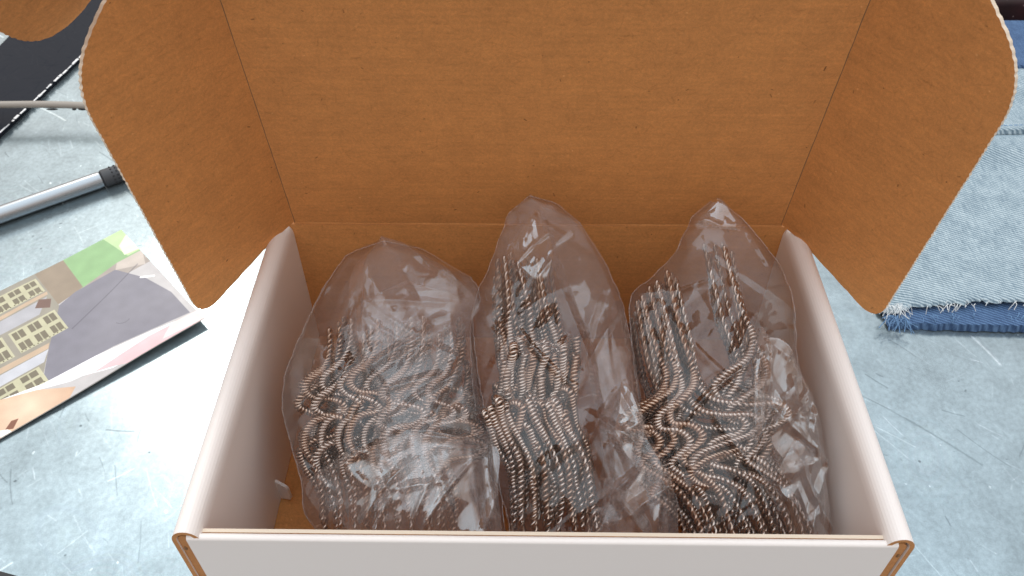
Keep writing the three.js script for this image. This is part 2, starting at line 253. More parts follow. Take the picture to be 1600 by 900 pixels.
function makeBag(o) {
  const L = asc(o.left), R = asc(o.right), v0 = -0.024, v1 = Math.min(L[L.length - 1][0], R[R.length - 1][0]);
  const bounds = (v) => { const f = v > 0.085 ? pw : smoothPw; let l = f(L, v), r = f(R, v); if (v < -0.01) { const t = (-0.01 - v) / 0.014, q = 0.12 * t * t * (r - l); l += q; r -= q; } const j = 0.0009; l += j * (Math.abs(N3(v * 160, o.seed, 1)) - 0.2); r += j * (Math.abs(N3(v * 140, o.seed, 8)) - 0.2); return [l, Math.max(l, r)]; };
  const front = (u, v) => { const [l, r] = bounds(v), a = Math.min(1, Math.max(-1, (u - (l + r) / 2) / Math.max(1e-4, (r - l) / 2))), e = Math.pow(1 - a * a, 0.55); return smoothPw(TF, v) * o.puff * e + (wrinkle(u, v, o.seed, o.crumple) + creaseSum(o.creases, u, v)) * Math.min(1, e * 1.6); };
  const cu = o.centre * mm, cv = -0.02, origin = atBag(cu, cv, 0), g = thing('plastic_bag', o.label, 'plastic bag', origin.toArray());
  g.quaternion.copy(QB);
  const sheet = (back) => gridGeo(330, back ? 110 : 190, (s, t) => {
    const v = lerp(v0, v1, s), [l, r] = bounds(v), a = -Math.cos(t * Math.PI), u = (l + r) / 2 + (r - l) / 2 * a;
    if (!back) return [u - cu, v - cv, front(u, v)];
    const e = Math.pow(1 - a * a, 0.55); return [u - cu, v - cv, -smoothPw(TB, v) * e + wrinkle(u, v, o.seed + 20, 0.8) * Math.min(1, e * 1.5)];
  }, false);
  mesh('front_film', sheet(false), M.film, g);
  mesh('back_film', sheet(true), M.filmBack, g);
  for (const side of [0, 1]) { // pressed edge of the film down both sides
    const pts = []; for (let i = 0; i <= 120; i++) { const v = lerp(v0, v1, i / 120); pts.push(new THREE.Vector3(bounds(v)[side] - cu, v - cv, 0.0003 * N3(v * 200, side, o.seed))); }
    mesh('sealed_edge', new THREE.TubeGeometry(new THREE.CatmullRomCurve3(pts), 260, 0.00024, 6), M.filmFold, g);
  }
  for (const f of o.folds) {
    const fl = asc(f.left), fr = asc(f.right), a0 = f.from ?? Math.max(fl[0][0], fr[0][0]), a1 = Math.min(fl[fl.length - 1][0], fr[fr.length - 1][0]);
    const geo = gridGeo(Math.round((a1 - a0) / 0.00055), Math.round(f.cols ?? 130), (s, t) => {
      const v = lerp(a0, a1, s); let l = (f.sharp ? pw : smoothPw)(fl, v), r = (f.sharp ? pw : smoothPw)(fr, v); l += 0.0012 * N3(v * 90, f.seed, 2); if (r < l) r = l;
      const u = lerp(l, r, t), [bl, br] = bounds(v), e = Math.min(1, Math.min(t, 1 - t) * 7), lift = f.lift * mm * (0.25 + 0.75 * Math.sqrt(Math.max(0, Math.min(1, Math.min(s, 1 - s) * 6)))) ;
      const uu = Math.min(br - 0.0005, Math.max(bl + 0.0005, u));
      return [u - cu, v - cv, Math.max(-0.004, front(uu, v)) * (0.55 + 0.45 * e) + 0.0012 + lift * (0.3 + 0.7 * e) + wrinkle(u, v, f.seed, f.crumple ?? 1) * (0.3 + 0.7 * e) + creaseSum(f.creases ?? [], u, v)];
    }, false);
    mesh('film_fold', geo, f.crisp ? M.filmCrisp : M.filmFold, g);
  }
  return bounds;
}
const floorEnd = (u) => [u, -24];
const leftBag = makeBag({
  label: 'leftmost clear plastic bag of wires with a broad cloudy fold over its front', centre: -55, seed: 3, crumple: 1, puff: 1,
  left: [[-61.2, 101.6], [-71.2, 98.1], [-76.1, 95.4], [-84, 82.4], [-89.4, 69.6], [-93.6, 58.3], [-96.6, 49.6], [-96.7, 35], [-92, 20.8], [-87.4, 6.9], [-86.2, -2.3], [-80.2, -10.8], floorEnd(-79)],
  right: [[-61.2, 101.6], [-45.9, 98.4], [-26.6, 87], [-22.6, 78.1], [-25.4, 70.5], [-22.3, 45.8], [-17.7, 24.3], [-13.2, 1.2], [-12.1, -9.7], floorEnd(-13)],
  creases: [[-87, 7, -48, 26, 2.2, 4], [-48, 26, -16, 23, 2, 4], [-76, 95, -88, 70, 1.5, 3], [-70, 77, -60, 40, 1.6, 4], [-45, 97, -24, 78, 1.6, 3]],
  folds: [
    { seed: 31, lift: 3.2, crumple: 0.9, left: [[-61.2, 101.4], [-70.7, 90.3], [-72, 77.4], [-69.7, 54.9], [-58.1, 40.4], [-62.2, 16.6], [-70.5, 2.5], [-69.7, -10.6], floorEnd(-69)], right: [[-61.1, 101.4], [-50.9, 98.9], [-26.6, 85.7], [-23.1, 76.8], [-26.1, 69.2], [-23.1, 45.8], [-18.4, 24.3], [-14.2, 1.2], [-13, -9.7], floorEnd(-14)], creases: [[-58, 40, -34, 66, 1.4, 3], [-60, 40, -32, 48, 1.5, 3], [-50, 28, -18, 24, 1.8, 3]] },
    { seed: 47, crisp: 1, lift: 5, crumple: 1.7, left: [[-47.8, 26.2], [-57.3, 23.7], [-71.4, 18.3], [-85, 6.9], [-79.6, -2.2], [-72, -10.7], floorEnd(-70)], right: [[-47.6, 26.2], [-33.4, 26.1], [-16.5, 23.4], [-14.8, 8], [-13, -9.7], floorEnd(-15)], creases: [[-60, 20, -50, 2, 2, 3], [-38, 22, -28, -8, 2.4, 3.5], [-55, 6, -30, 10, 1.8, 3]] },
    { seed: 52, lift: 2.6, crumple: 0.8, cols: 110, left: [[-50, 82.5], [-66, 76], [-73, 64], [-72, 58]], right: [[-49, 82.5], [-24, 76.5], [-26, 69], [-30, 62], [-34, 58]], creases: [[-66, 74, -28, 74, 1.6, 3]] },
  ],
});
const middleBag = makeBag({
  label: 'middle clear plastic bag of wires with a peaked top reaching above the box rim', centre: 12, seed: 8, crumple: 0.85, puff: 0.95,
  left: [[-3.7, 120.7], [-12, 113.4], [-17.5, 96.2], [-24.6, 78.1], [-26, 63], [-24, 36.1], [-20.7, 17.2], [-13.3, 3.5], [-10, -9.6], floorEnd(-10)],
  right: [[-3.7, 120.7], [7.1, 117.7], [16, 109.8], [27.2, 91.6], [33.2, 73.8], [36.6, 56.4], [41, 29.9], [49, 14.8], [51, 4.5], [51, -8.6], floorEnd(49)],
  creases: [[-4, 120, 0, 100, 1.6, 3], [18, 34, 40, 20, 2, 3], [20, 2, 34, 14, 2, 3], [40, -10, 44, 12, 2, 3], [24, 30, 32, 6, 1.6, 4], [7, 84, 24, 40, 1.4, 4]],
  folds: [
    { seed: 61, lift: 2.4, crumple: 0.6, left: [[-0.6, 114.9], [3.4, 99.1], [7.2, 83.6], [15.9, 61.1], [20.6, 36.8], [22.9, 17.9], [20.5, 4], [15.7, -9.2], floorEnd(15)], right: [[1, 114.9], [16, 108.5], [26.7, 90.3], [32.5, 72.6], [36.1, 55.2], [40, 29.5], [48, 13.7], [50, -8.6], floorEnd(48)], creases: [[17, 35, 38, 22, 2, 3], [22, 2, 36, 15, 2, 3]] },
    { seed: 66, crisp: 1, lift: 3.4, crumple: 2.1, cols: 90, left: [[36, 17], [27, 6], [22, -6], floorEnd(22)], right: [[37, 17], [46, 13], [50, 3], [50, -9], floorEnd(48)] },
    { seed: 68, crisp: 1, lift: 2.6, crumple: 1.9, cols: 80, left: [[30, 47], [27, 36], [24, 26], [34, 14]], right: [[31, 47], [36, 40], [40, 29], [36, 14]], creases: [[28, 44, 37, 26, 2.2, 3], [25, 27, 38, 30, 2, 3]] },
    { seed: 71, crisp: 1, lift: 2, crumple: 1.2, cols: 90, left: [[-1, 113], [-9, 104], [-12, 92], [-4, 84]], right: [[0, 113], [6, 102], [8, 92], [4, 84]] },
  ],
});
const rightBag = makeBag({
  label: 'rightmost clear plastic bag of wires with crumpled film against the right box wall', centre: 78, seed: 14, crumple: 0.9, puff: 0.9,
  left: [[68.7, 119], [60.4, 111.7], [53.6, 97.2], [47.2, 90.6], [36.3, 80.2], [35.6, 66.3], [36.6, 51.5], [39.4, 34.7], [45.5, 15.9], [52.1, 0], [53, -8.6], floorEnd(53)],
  right: [[72, 119], [80.6, 112], [87.7, 102.8], [94.7, 92.5], [98.8, 77.3], [98.7, 56.1], [103.5, 35.8], [104.8, 24], [105, 13.6], [105, -1.1], [104, -8.4], floorEnd(103)],
  creases: [[84, 62, 78, 28, 2.2, 4], [86, 38, 104, 33, 2, 3], [98, 55, 104, 35, 1.6, 3], [88, 12, 102, 20, 2, 4], [60, 111, 72, 106, 1.5, 3], [80, 111, 90, 90, 1.4, 3]],
  folds: [
    { seed: 81, crisp: 1, lift: 3, crumple: 1.8, cols: 110, left: [[83.2, 62.1], [79.6, 47.3], [77.9, 25.8], [86.7, 11.9], [91.9, 0.6], [94, -8.8], floorEnd(94)], right: [[91.8, 62.1], [98, 52.4], [104, 35.3], [105, 23.5], [105, 13.5], [105, -1.2], [104, -8.5], floorEnd(103)], creases: [[84, 60, 79, 28, 2, 3], [80, 36, 100, 30, 2, 3], [84, 14, 100, 18, 2, 3]] },
    { seed: 86, crisp: 1, lift: 4.2, crumple: 2.1, cols: 80, left: [[90, 26], [80, 14], [86, 0], [90, -12], floorEnd(92)], right: [[91, 26], [104, 16], [105, 0], [104, -12], floorEnd(103)] },
    { seed: 93, crisp: 1, lift: 3.4, crumple: 1.6, cols: 80, left: [[82, 66], [77, 55], [75, 40], [77, 24]], right: [[83, 66], [86, 55], [82, 40], [78, 24]], creases: [[82, 64, 77, 26, 3, 3.4]] },
    { seed: 91, crisp: 1, lift: 1.6, crumple: 1.3, cols: 80, left: [[70, 118], [61, 110], [62, 106]], right: [[71, 118], [80, 111], [79, 106]] },
  ],
});

// ------------------------------------------------------------------ wires: two strands twisted round each other, bent into a double S
function wireGeo(ctrl, seed, tight) {
  const r = rng(seed), curve = new THREE.CatmullRomCurve3(ctrl.map(([x, y, z]) => new THREE.Vector3(x * mm, y * mm, (z ?? 0) * mm)), false, 'centripetal');
  const len = curve.getLength(), n = Math.round(len / 0.00032), pts = curve.getSpacedPoints(n), tan = pts.map((_, i) => new THREE.Vector3().subVectors(pts[Math.min(n, i + 1)], pts[Math.max(0, i - 1)]).normalize());
  const normal = new THREE.Vector3(0, 0, 1), frames = []; normal.addScaledVector(tan[0], -normal.dot(tan[0])).normalize();
  for (let i = 0; i <= n; i++) { normal.addScaledVector(tan[i], -normal.dot(tan[i])).normalize(); frames.push([normal.clone(), new THREE.Vector3().crossVectors(tan[i], normal)]); }
  const geos = [], bend = tan.map((t, i) => { const a = tan[Math.max(0, i - 8)], b = tan[Math.min(n, i + 8)]; return a.angleTo(b); });
  let soft = 0; const near = bend.map((b) => (soft = Math.max(b * 2.6, soft * 0.965))); soft = 0; for (let i = n; i >= 0; i--) { soft = Math.max(near[i], soft * 0.965); near[i] = Math.min(1, soft); }
  const sides = 6, phase = [0]; for (let i = 1; i <= n; i++) phase.push(phase[i - 1] + 2 * Math.PI * 0.00032 / lerp(0.0085, tight, Math.min(1, near[i] * 1.3)));
  for (const half of [0, Math.PI]) {
    const off = (i) => { const a = phase[i] + half, R = lerp(0.00048, 0.00118, near[i]), [N, B] = frames[i]; return pts[i].clone().addScaledVector(N, Math.cos(a) * R).addScaledVector(B, Math.sin(a) * R); };
    const c = pts.map((_, i) => off(i)), pos = [], idx = [];
    for (let i = 0; i <= n; i++) {
      const t = new THREE.Vector3().subVectors(c[Math.min(n, i + 1)], c[Math.max(0, i - 1)]).normalize(), A = frames[i][0].clone().addScaledVector(t, -frames[i][0].dot(t)).normalize(), B = new THREE.Vector3().crossVectors(t, A);
      for (let k = 0; k < sides; k++) { const a = k / sides * 2 * Math.PI, e = i === 0 || i === n ? 0.15 : 1, SR = lerp(0.00058, 0.00080, near[i]); pos.push(c[i].x + (A.x * Math.cos(a) + B.x * Math.sin(a)) * SR * e, c[i].y + (A.y * Math.cos(a) + B.y * Math.sin(a)) * SR * e, c[i].z + (A.z * Math.cos(a) + B.z * Math.sin(a)) * SR * e); if (i < n) { const p = i * sides + k, q = i * sides + (k + 1) % sides; idx.push(p, q, q + sides, p, q + sides, p + sides); } }
    }
    const g = new THREE.BufferGeometry(); g.setAttribute('position', new THREE.Float32BufferAttribute(pos, 3)); g.setIndex(idx); g.computeVertexNormals(); geos.push(g);
  }
  const out = mergeGeometries(geos); out.userData.topX = ctrl.reduce((a, b) => (b[1] > a[1] ? b : a))[0]; return out;
}
const SHAPE_A = [[-14, 136, -3], [-13, 104, -3], [-12, 86, -2], [-8, 75, 1], [1, 71, 3], [9, 69, 2], [12, 64.5, 0], [8, 60.5, -2], [-4, 58, 1], [-13, 55.5, 3], [-17, 51, 2], [-14, 46, -1], [-6, 42, 0], [0, 36, 1], [4, 24, 0], [6, 10, -1], [7, 0, 0]];
const SHAPE_B = [[0, 134, -3], [1, 102, -2], [2, 86, 0], [-1, 77, 2], [-9, 71.5, 3], [-14, 67.5, 1], [-13, 62, -1], [-5, 59.5, 2], [-3, 54, 4], [-7, 49.5, 2], [-10.5, 45, -1], [-6, 39, 0], [0, 30, 0], [4, 15, 0], [5, 0, 0]];
const SHAPE_M = [[-2, 122, -6], [-1, 98, -6], [0, 86, -5], [0.5, 77, -3], [1, 73.5, 1], [1.5, 75.5, 5], [1.5, 77.5, 8.5], [1, 74.5, 10.5], [0, 68, 7], [-1, 61, 1], [-3, 54, -2], [-5, 50.5, 0], [-6, 51.5, 4], [-6.5, 55, 8], [-6.5, 53, 10.5], [-5, 47, 8], [-1, 38, 4], [3, 30, 2], [4.5, 20, 0], [4, 10, 0], [3.5, 0, -1]];
const SHAPE_L = [[6, 104, -4], [5, 90, -3], [2, 80, 0], [-4, 74, 3], [-11, 69, 5], [-13, 65, 3], [-8, 61.5, 0], [3, 59.5, 3], [10, 57, 5], [11, 53, 3], [4, 50, 1], [-6, 48, 3], [-12, 43, 4], [-12, 36, 2], [-7, 27, 1], [-4, 14, 0], [-3, 0, 0]];
function variants(base, seed, count, amp, tight) {
  const r = rng(seed), out = [];
  for (let k = 0; k < count; k++) {
    const a = amp * (0.62 + r() * 0.5), sh = (r() - 0.5) * 10, z1 = (r() - 0.5) * 9, top = (r() - 0.5) * 10;
    out.push(wireGeo(base.map(([x, y, z]) => { const m = Math.sin(Math.PI * Math.min(1, y / 118)); return [x * a + (r() - 0.5) * 1.4, y + sh * m + (y > 100 ? top : 0), z * (0.7 + r() * 0.5) + z1 * 0.5 * Math.sin(y / 120 * Math.PI * 3) + (r() - 0.5) * 0.8]; }), seed * 31 + k, tight + r() * 0.0003));
  }
  return out;
}
function bundle(label, group, seed, cols, layers, pick, turn, lean, inside, top, foot) {
  const r = rng(seed), first = [];
  layers.forEach(([w, drop], n) => cols.forEach((u, c) => {
    const geo = pick(u, n, r), key = geo.uuid; let o = first.find((f) => f.geometry.uuid === key);
    if (!o) { o = tag(mesh('twisted_wire', geo, r() < 0.6 ? M.wire : M.wireB), label, 'wire', group); first.push(o); } else { const q = o.clone(); q.name = numbered('twisted_wire'); scene.add(q); o = q; o.material = r() < 0.6 ? M.wire : M.wireB; }
    const uu = u + (r() - 0.5) * 2.6, vv = foot + drop + (r() - 0.5) * 5, ww = w + (r() - 0.5) * 2.4, ry = rad(turn + (r() - 0.5) * (r() < 0.2 ? 60 : 18)), rz = rad(lean(u) + (r() - 0.5) * 3.5);
    o.quaternion.copy(QB).multiply(new THREE.Quaternion().setFromEuler(new THREE.Euler(rad((r() - 0.5) * 4), ry, rz, 'ZXY')));
    const cut = r() * r(); if (!geo.boundingBox) geo.computeBoundingBox(); const LEN = geo.boundingBox.max.y * 1000; let k = 1; // the wire ends short of the bag's top
    for (; k > 0.4; k -= 0.02) { const tv = vv + LEN * k * Math.cos(rz), tu = uu + geo.userData.topX * Math.cos(ry) - LEN * k * Math.sin(rz), [l, h] = inside(tv * mm); if (tv < top - 24 * cut && tu * mm > l + 0.003 && tu * mm < h - 0.003 && ww * mm - 0.012 < pw(TF, tv * mm) * 0.85 * Math.pow(Math.max(0, 1 - ((tu * mm - (l + h) / 2) / ((h - l) / 2)) ** 2), 0.55) - 0.002) break; }
    o.scale.set(1, k, 1);
    o.position.copy(atBag(uu * mm, vv * mm, ww * mm));
  }));
}
const range = (a, b, s) => { const o = []; for (let x = a; x <= b + 1e-6; x += s) o.push(x); return o; };
{
  const rA = variants(SHAPE_A, 11, 6, 1.15, 0.0029), rB = variants(SHAPE_B, 12, 6, 1.1, 0.0029);
  bundle('twisted brown wire bent into an S, in the rightmost plastic bag', 'wires in the rightmost bag', 101, range(55, 99, 4.5), [[-20, 3], [-15, -3], [-10, 7], [-5, -6], [0, 2]], (u, n, r) => (u < 72 || u > 89 ? rB[(n + (r() < 0.25 ? 1 : 0)) % 6] : rA[(n + (r() < 0.3 ? 1 : 0)) % 6]), 6, () => 9, rightBag, 106, -18);
  const mA = variants(SHAPE_M, 21, 8, 1.0, 0.0029);
  bundle('twisted brown wire kinked near its middle, in the middle plastic bag', 'wires in the middle bag', 102, range(-13, 23, 4.6), [[-19, 3], [-14, 0], [-10, 5], [-5, -4], [-1, 1]], (u, n, r) => mA[(n + (r() < 0.4 ? 2 : 0) + (r() < 0.3 ? 1 : 0)) % 8], 12, (u) => 2 + (u + 10) * 0.2, middleBag, 102, -7);
  const lA = variants(SHAPE_L, 41, 7, 0.85, 0.0029);
  bundle('twisted brown wire with curled bends, in the leftmost plastic bag', 'wires in the leftmost bag', 103, range(-77, -24, 5.4), [[-19, 3], [-14, 0], [-10, 5], [-6, -4], [-2, 2]], (u, n, r) => lA[(n + (r() < 0.35 ? 2 : 0)) % 7], 8, (u) => 2 - (u + 50) * 0.06, leftBag, 74, -7);
}

// ------------------------------------------------------------------ things on the table, left
function flatGeo(pts, y0, y1, seg) { const g = new THREE.ExtrudeGeometry(poly(pts.map(([x, z]) => [x, -z])), { depth: y1 - y0, bevelEnabled: true, bevelSize: seg, bevelThickness: seg, bevelSegments: 2 }); g.rotateX(-Math.PI / 2); g.translate(0, y0, 0); return g; }
{ // dark strip along the table edge
  const t = thing('dark_strip', 'dark navy flat strip with a worn silver edge, under the grey cable', 'strip', [-0.37, 0, -0.31]);
  const m = new THREE.MeshPhysicalMaterial({ specularIntensity: 0.12, color: new THREE.Color(0.012, 0.015, 0.022), roughness: 0.42, name: 'navy_black_strip' });
  const rough = canvasTex(256, 256, (g, w, h) => { g.fillStyle = 'rgb(130,130,130)'; g.fillRect(0, 0, w, h); const r = rng(9); for (let k = 0; k < 300; k++) { g.strokeStyle = `rgba(${r() < 0.5 ? '60,60,60' : '220,220,220'},0.3)`; g.beginPath(); const x = r() * w, y = r() * h; g.moveTo(x, y); g.lineTo(x + (r() - 0.5) * 60, y + (r() - 0.5) * 60); g.stroke(); } }, false); rough.repeat.set(8, 8); m.roughnessMap = rough; m.roughness = 1;
  const P = (x, z) => [x + 0.37, z + 0.31];
  mesh('strip_body', flatGeo([P(-0.358, -0.19), P(-0.3325, -0.3435), P(-0.3045, -0.505), P(-0.352, -0.505), P(-0.398, -0.375), P(-0.408, -0.19)], 0.0005, 0.0028, 0.0003), m, t);
  const r = rng(4), bits = []; for (let k = 0; k < 60; k++) { const s = k / 60 + r() * 0.01, x = lerp(-0.3575, -0.3045, s), z = lerp(-0.19, -0.503, s), l = 0.002 + r() * 0.005; const b = new RoundedBoxGeometry(0.0008 + r() * 0.0012, 0.0005, l, 1, 0.0002); b.rotateY(-0.166); b.translate(x + 0.37 - 0.0006 + r() * 0.0006, 0.0032, z + 0.31); bits.push(b); }
  mesh('worn_edge', mergeGeometries(bits), new THREE.MeshStandardMaterial({ color: new THREE.Color(0.6, 0.62, 0.64), metalness: 0.6, roughness: 0.4, name: 'scuffed_silver' }), t);
}
{ // cable held a little above the table
  const c = new THREE.CatmullRomCurve3([[-0.47, 0.0158, -0.258], [-0.40, 0.0145, -0.2622], [-0.3515, 0.014, -0.2632], [-0.322, 0.014, -0.2637], [-0.288, 0.014, -0.262], [-0.24, 0.011, -0.259], [-0.18, 0.003, -0.262], [-0.12, 0.0026, -0.27]].map((p) => new THREE.Vector3(...p)));
  const t = thing('power_cable', 'thin greyish tan cable crossing above the table behind the pen', 'cable', [-0.3, 0, -0.26]);
  const m = new THREE.MeshStandardMaterial({ color: new THREE.Color(0.30, 0.27, 0.235), roughness: 0.6, name: 'dirty_tan_sheath' });
  const g = new THREE.TubeGeometry(c, 160, 0.0023, 14); g.translate(0.3, 0, 0.26); mesh('cable_sheath', g, m, t);
  const dk = new THREE.MeshStandardMaterial({ color: new THREE.Color(0.02, 0.02, 0.02), roughness: 0.7, name: 'black_scuff' });
  for (const [a, z] of [[-0.3155, 0.004], [-0.2955, 0.003], [-0.301, 0.0015]]) { const g2 = new THREE.SphereGeometry(1, 12, 8); g2.scale(z, 0.0007, 0.0007); g2.translate(a + 0.3, 0.0125, -0.2622 + 0.26 + 0.0018); mesh('scuff_mark', g2, dk, t); }
}
{ // pen
  const a = new THREE.Vector3(-0.2620, 0.0052, -0.1961), b = new THREE.Vector3(-0.3111, 0.0052, -0.1609), dir = b.clone().sub(a).normalize();
  const t = thing('ballpoint_pen', 'silver barrelled pen with a dark dotted rubber grip, lying on the table', 'pen', a.toArray());
  t.quaternion.setFromUnitVectors(new THREE.Vector3(0, 1, 0), dir);
  const lathe = (rows) => new THREE.LatheGeometry(rows.map(([r, y]) => new THREE.Vector2(r * mm, y * mm)), 40);
  mesh('barrel', lathe([[0, 0], [4.5, 0], [4.9, 0.6], [5.0, 4], [5.0, 92], [4.2, 94], [0, 94]]), new THREE.MeshPhysicalMaterial({ color: new THREE.Color(0.33, 0.355, 0.38), metalness: 0.75, roughness: 0.26, clearcoat: 0.7, clearcoatRoughness: 0.12, name: 'silver_plastic' }), t);
  const gm = new THREE.MeshStandardMaterial({ color: new THREE.Color(0.045, 0.047, 0.052), roughness: 0.62, name: 'dark_grip_rubber' });
  const grip = mesh('rubber_grip', lathe([[0, -36], [3.6, -36], [4.6, -33], [5.3, -10], [5.4, -1.2], [5.0, -0.2], [0, -0.2]]), gm, t);
  const dots = []; for (let i = 0; i < 4; i++) for (let k = 0; k < 14; k++) { const y = (-6.5 - i * 2.6) * mm, an = k / 14 * 6.283, d = new THREE.SphereGeometry(0.00055, 8, 6); d.translate(Math.cos(an) * 0.00535, y, Math.sin(an) * 0.00535); dots.push(d); }
  mesh('grip_dots', mergeGeometries(dots), new THREE.MeshStandardMaterial({ color: new THREE.Color(0.012, 0.012, 0.014), roughness: 0.7, name: 'grip_dimple' }), grip);
  mesh('tip_cone', lathe([[0, -50], [0.5, -50], [1.2, -48], [3.5, -36.2], [0, -36.2]]), new THREE.MeshStandardMaterial({ color: new THREE.Color(0.5, 0.5, 0.5), metalness: 1, roughness: 0.25, name: 'pen_tip' }), t);
}
{ // printed card, lying with its lower edge lifted
  const B = [-0.1687, -0.0829], p = [-0.71815, 0.69589], q = [-0.69589, -0.71815], PL = 0.152, QL = 0.0959;
  const print = canvasTex(1520, 960, (g, w, h) => { // 10 px per mm: x along the card from its right end, y up
    const P = (pts, c) => { g.fillStyle = c; g.beginPath(); pts.forEach(([x, y], i) => (i ? g.lineTo(x * 10, h - y * 10) : g.moveTo(x * 10, h - y * 10))); g.closePath(); g.fill(); };
    g.fillStyle = '#b7b3b2'; g.fillRect(0, 0, w, h);
    P([[0, 96], [0, 60], [18, 60], [40, 66], [36, 96]], '#9a9088'); P([[-1, 96], [-1, 72], [14, 72], [36, 67], [34.5, 96]], '#86ab78'); P([[-1, 96], [-1, 73], [7, 73], [9, 85], [11, 96]], '#b3cb98'); P([[0, 90], [0, 74], [8, 75], [7, 84]], '#e4ecc8');
    P([[50, 96], [34.3, 96], [35.2, 67.5], [50.4, 64]], '#8b7c6a'); P([[50.8, 62.9], [39.7, 66.9], [17, 67.5], [8, 50], [3, 30], [3.2, 9.1], [41.8, 15.3], [57.7, 16.1], [77, 17], [66, 37]], '#77757f'); P([[17, 67], [3, 60], [-1, 72], [14, 72]], '#b9aea4');
    P([[50, 96], [50, 63], [66, 37], [78, 16], [152, 16], [152, 96]], '#8f897c');
    const lattice = (x0, x1, y0, y1) => { P([[x0, y0], [x1, y0], [x1, y1], [x0, y1]], '#b5b193'); for (let i = 0; i < 3; i++) for (let j = 0; j < 2; j++) { const a = lerp(x0, x1, (i + 0.16) / 3), b = lerp(x0, x1, (i + 0.86) / 3), c = lerp(y0, y1, (j + 0.16) / 2), d = lerp(y0, y1, (j + 0.84) / 2); P([[a, c], [b, c], [b, d], [a, d]], '#6c6452'); P([[lerp(a, b, 0.46), c], [lerp(a, b, 0.56), c], [lerp(a, b, 0.56), d], [lerp(a, b, 0.46), d]], '#aaa68a'); } for (let k = 0; k < 12; k++) { const x = lerp(x0, x1, (k + 0.5) / 12); P([[x, y0 + 0.4], [x + 0.6, y0 + 0.4], [x + 0.6, y0 + 1.2], [x, y0 + 1.2]], '#5b543c'); } };
    lattice(51, 76, 79, 92); lattice(80, 104, 79, 92); lattice(53, 77, 44, 62); lattice(80, 104, 44, 62);
    P([[50.5, 78], [110, 76], [110, 73], [51, 75.5]], '#b79f86'); P([[52, 74], [60, 64], [110, 64], [110, 73]], '#a7a6aa'); P([[51, 71], [56, 75], [60, 70], [54, 65]], '#6b5046');
    P([[64, 41], [112, 42], [112, 38], [66, 37.5]], '#b79f86'); P([[66, 37], [112, 37], [112, 30], [71, 30]], '#b9bac0'); lattice(74, 108, 17, 29);
    P([[77, 17.2], [51, 15.8], [23, 11.4], [3, 7], [0, -1], [30, 1.4], [48, 2.2], [61, 8.3], [66, 9], [96, 22]], '#eeecee'); P([[65, 5.8], [56, 6.4], [46, 2.4], [40, -1], [0, -2], [0, 3], [12, 8], [26, 9]], '#dcb3b6'); P([[0, 0], [0, 8], [14, 9], [22, 2]], '#e4cfcb');
    const sk = g.createRadialGradient(880, h - 90, 20, 880, h - 90, 300); sk.addColorStop(0, '#dcc0a6'); sk.addColorStop(0.6, '#c8a68a'); sk.addColorStop(1, '#a88468'); P([[112, 26], [95.5, 22], [80, 15.3], [66, 4.4], [72, -1], [112, -1]], sk);
    P([[100, 3], [96, 6], [93, 5], [97, 1]], '#7a4a34'); P([[103, 5], [99, 2.5], [98, 0], [103, 0]], '#efe6da');
    g.strokeStyle = 'rgba(60,58,68,.35)'; g.lineWidth = 8; g.beginPath(); g.moveTo(520, 540); g.quadraticCurveTo(350, 470, 60, 330); g.stroke(); g.lineWidth = 5; g.beginPath(); g.arc(300, 650, 40, 0.3, 2.2); g.stroke();
    g.strokeStyle = '#f2f0f0'; g.lineWidth = 14; g.lineCap = 'round'; g.beginPath(); g.moveTo(40, h - 480); g.lineTo(95, h - 520); g.stroke();
    const r = rng(3); grain(g, w, h, (x, y) => 1 + 0.05 * N3(x / 60, y / 60, 3) + (r() - 0.5) * 0.08);
  });
  print.wrapS = print.wrapT = THREE.ClampToEdgeWrapping;
  const face = new THREE.MeshPhysicalMaterial({ map: print, roughness: 0.32, specularIntensity: 0.8, name: 'glossy_print' }), side = new THREE.MeshStandardMaterial({ color: new THREE.Color(0.55, 0.53, 0.5), roughness: 0.8, name: 'card_back' });
  const lift = (s, t) => 0.0012 + 0.0016 * Math.pow(1 - t, 2) * (0.6 + 0.4 * Math.sin(s * 7)) + 0.0022 * Math.pow(1 - s, 3) + 0.0006 * N3(s * 4, t * 3, 2);
  const nx = 90, nz = 60, top = gridGeo(nx, nz, (s, t) => [(p[0] * s * PL + q[0] * t * QL), lift(s, t), (p[1] * s * PL + q[1] * t * QL)]);
  { const uv = top.attributes.uv; let k = 0; for (let i = 0; i <= nx; i++) for (let j = 0; j <= nz; j++, k++) uv.setXY(k, i / nx, j / nz); }
  const t = thing('printed_card', 'colour printed card with green, grey and skin tones, left of the box', 'card', [B[0], 0, B[1]]);
  const tm = mesh('printed_face', top, face, t);
  const back = top.clone(); back.translate(0, -0.0006, 0); mesh('card_back', back, side, t);
  const rim = []; for (const [fix, n] of [['t0', nx], ['s0', nz], ['t1', nx], ['s1', nz]]) rim.push(gridGeo(n, 1, (a, b) => { const s = fix === 's0' ? 0 : fix === 's1' ? 1 : a, tt = fix === 't0' ? 0 : fix === 't1' ? 1 : a; return [p[0] * s * PL + q[0] * tt * QL, lift(s, tt) - 0.0006 * b, p[1] * s * PL + q[1] * tt * QL]; }));
  mesh('card_edge', mergeGeometries(rim), side, t);
}
{ // black corner of something at the lower left
  const g = flatGeo([[-0.30, 0.044], [-0.215, 0.0505], [-0.203, 0.0535], [-0.197, 0.060], [-0.196, 0.10], [-0.30, 0.10]], 0.0008, 0.004, 0.0006);
  g.translate(0.25, 0, -0.07); const m = mesh('black_mat', g, new THREE.MeshStandardMaterial({ color: new THREE.Color(0.012, 0.012, 0.013), roughness: 0.6, name: 'black_rubber' }));
  m.position.set(-0.25, 0, 0.073); tag(m, 'black rounded corner of a flat mat at the bottom left', 'mat');
}

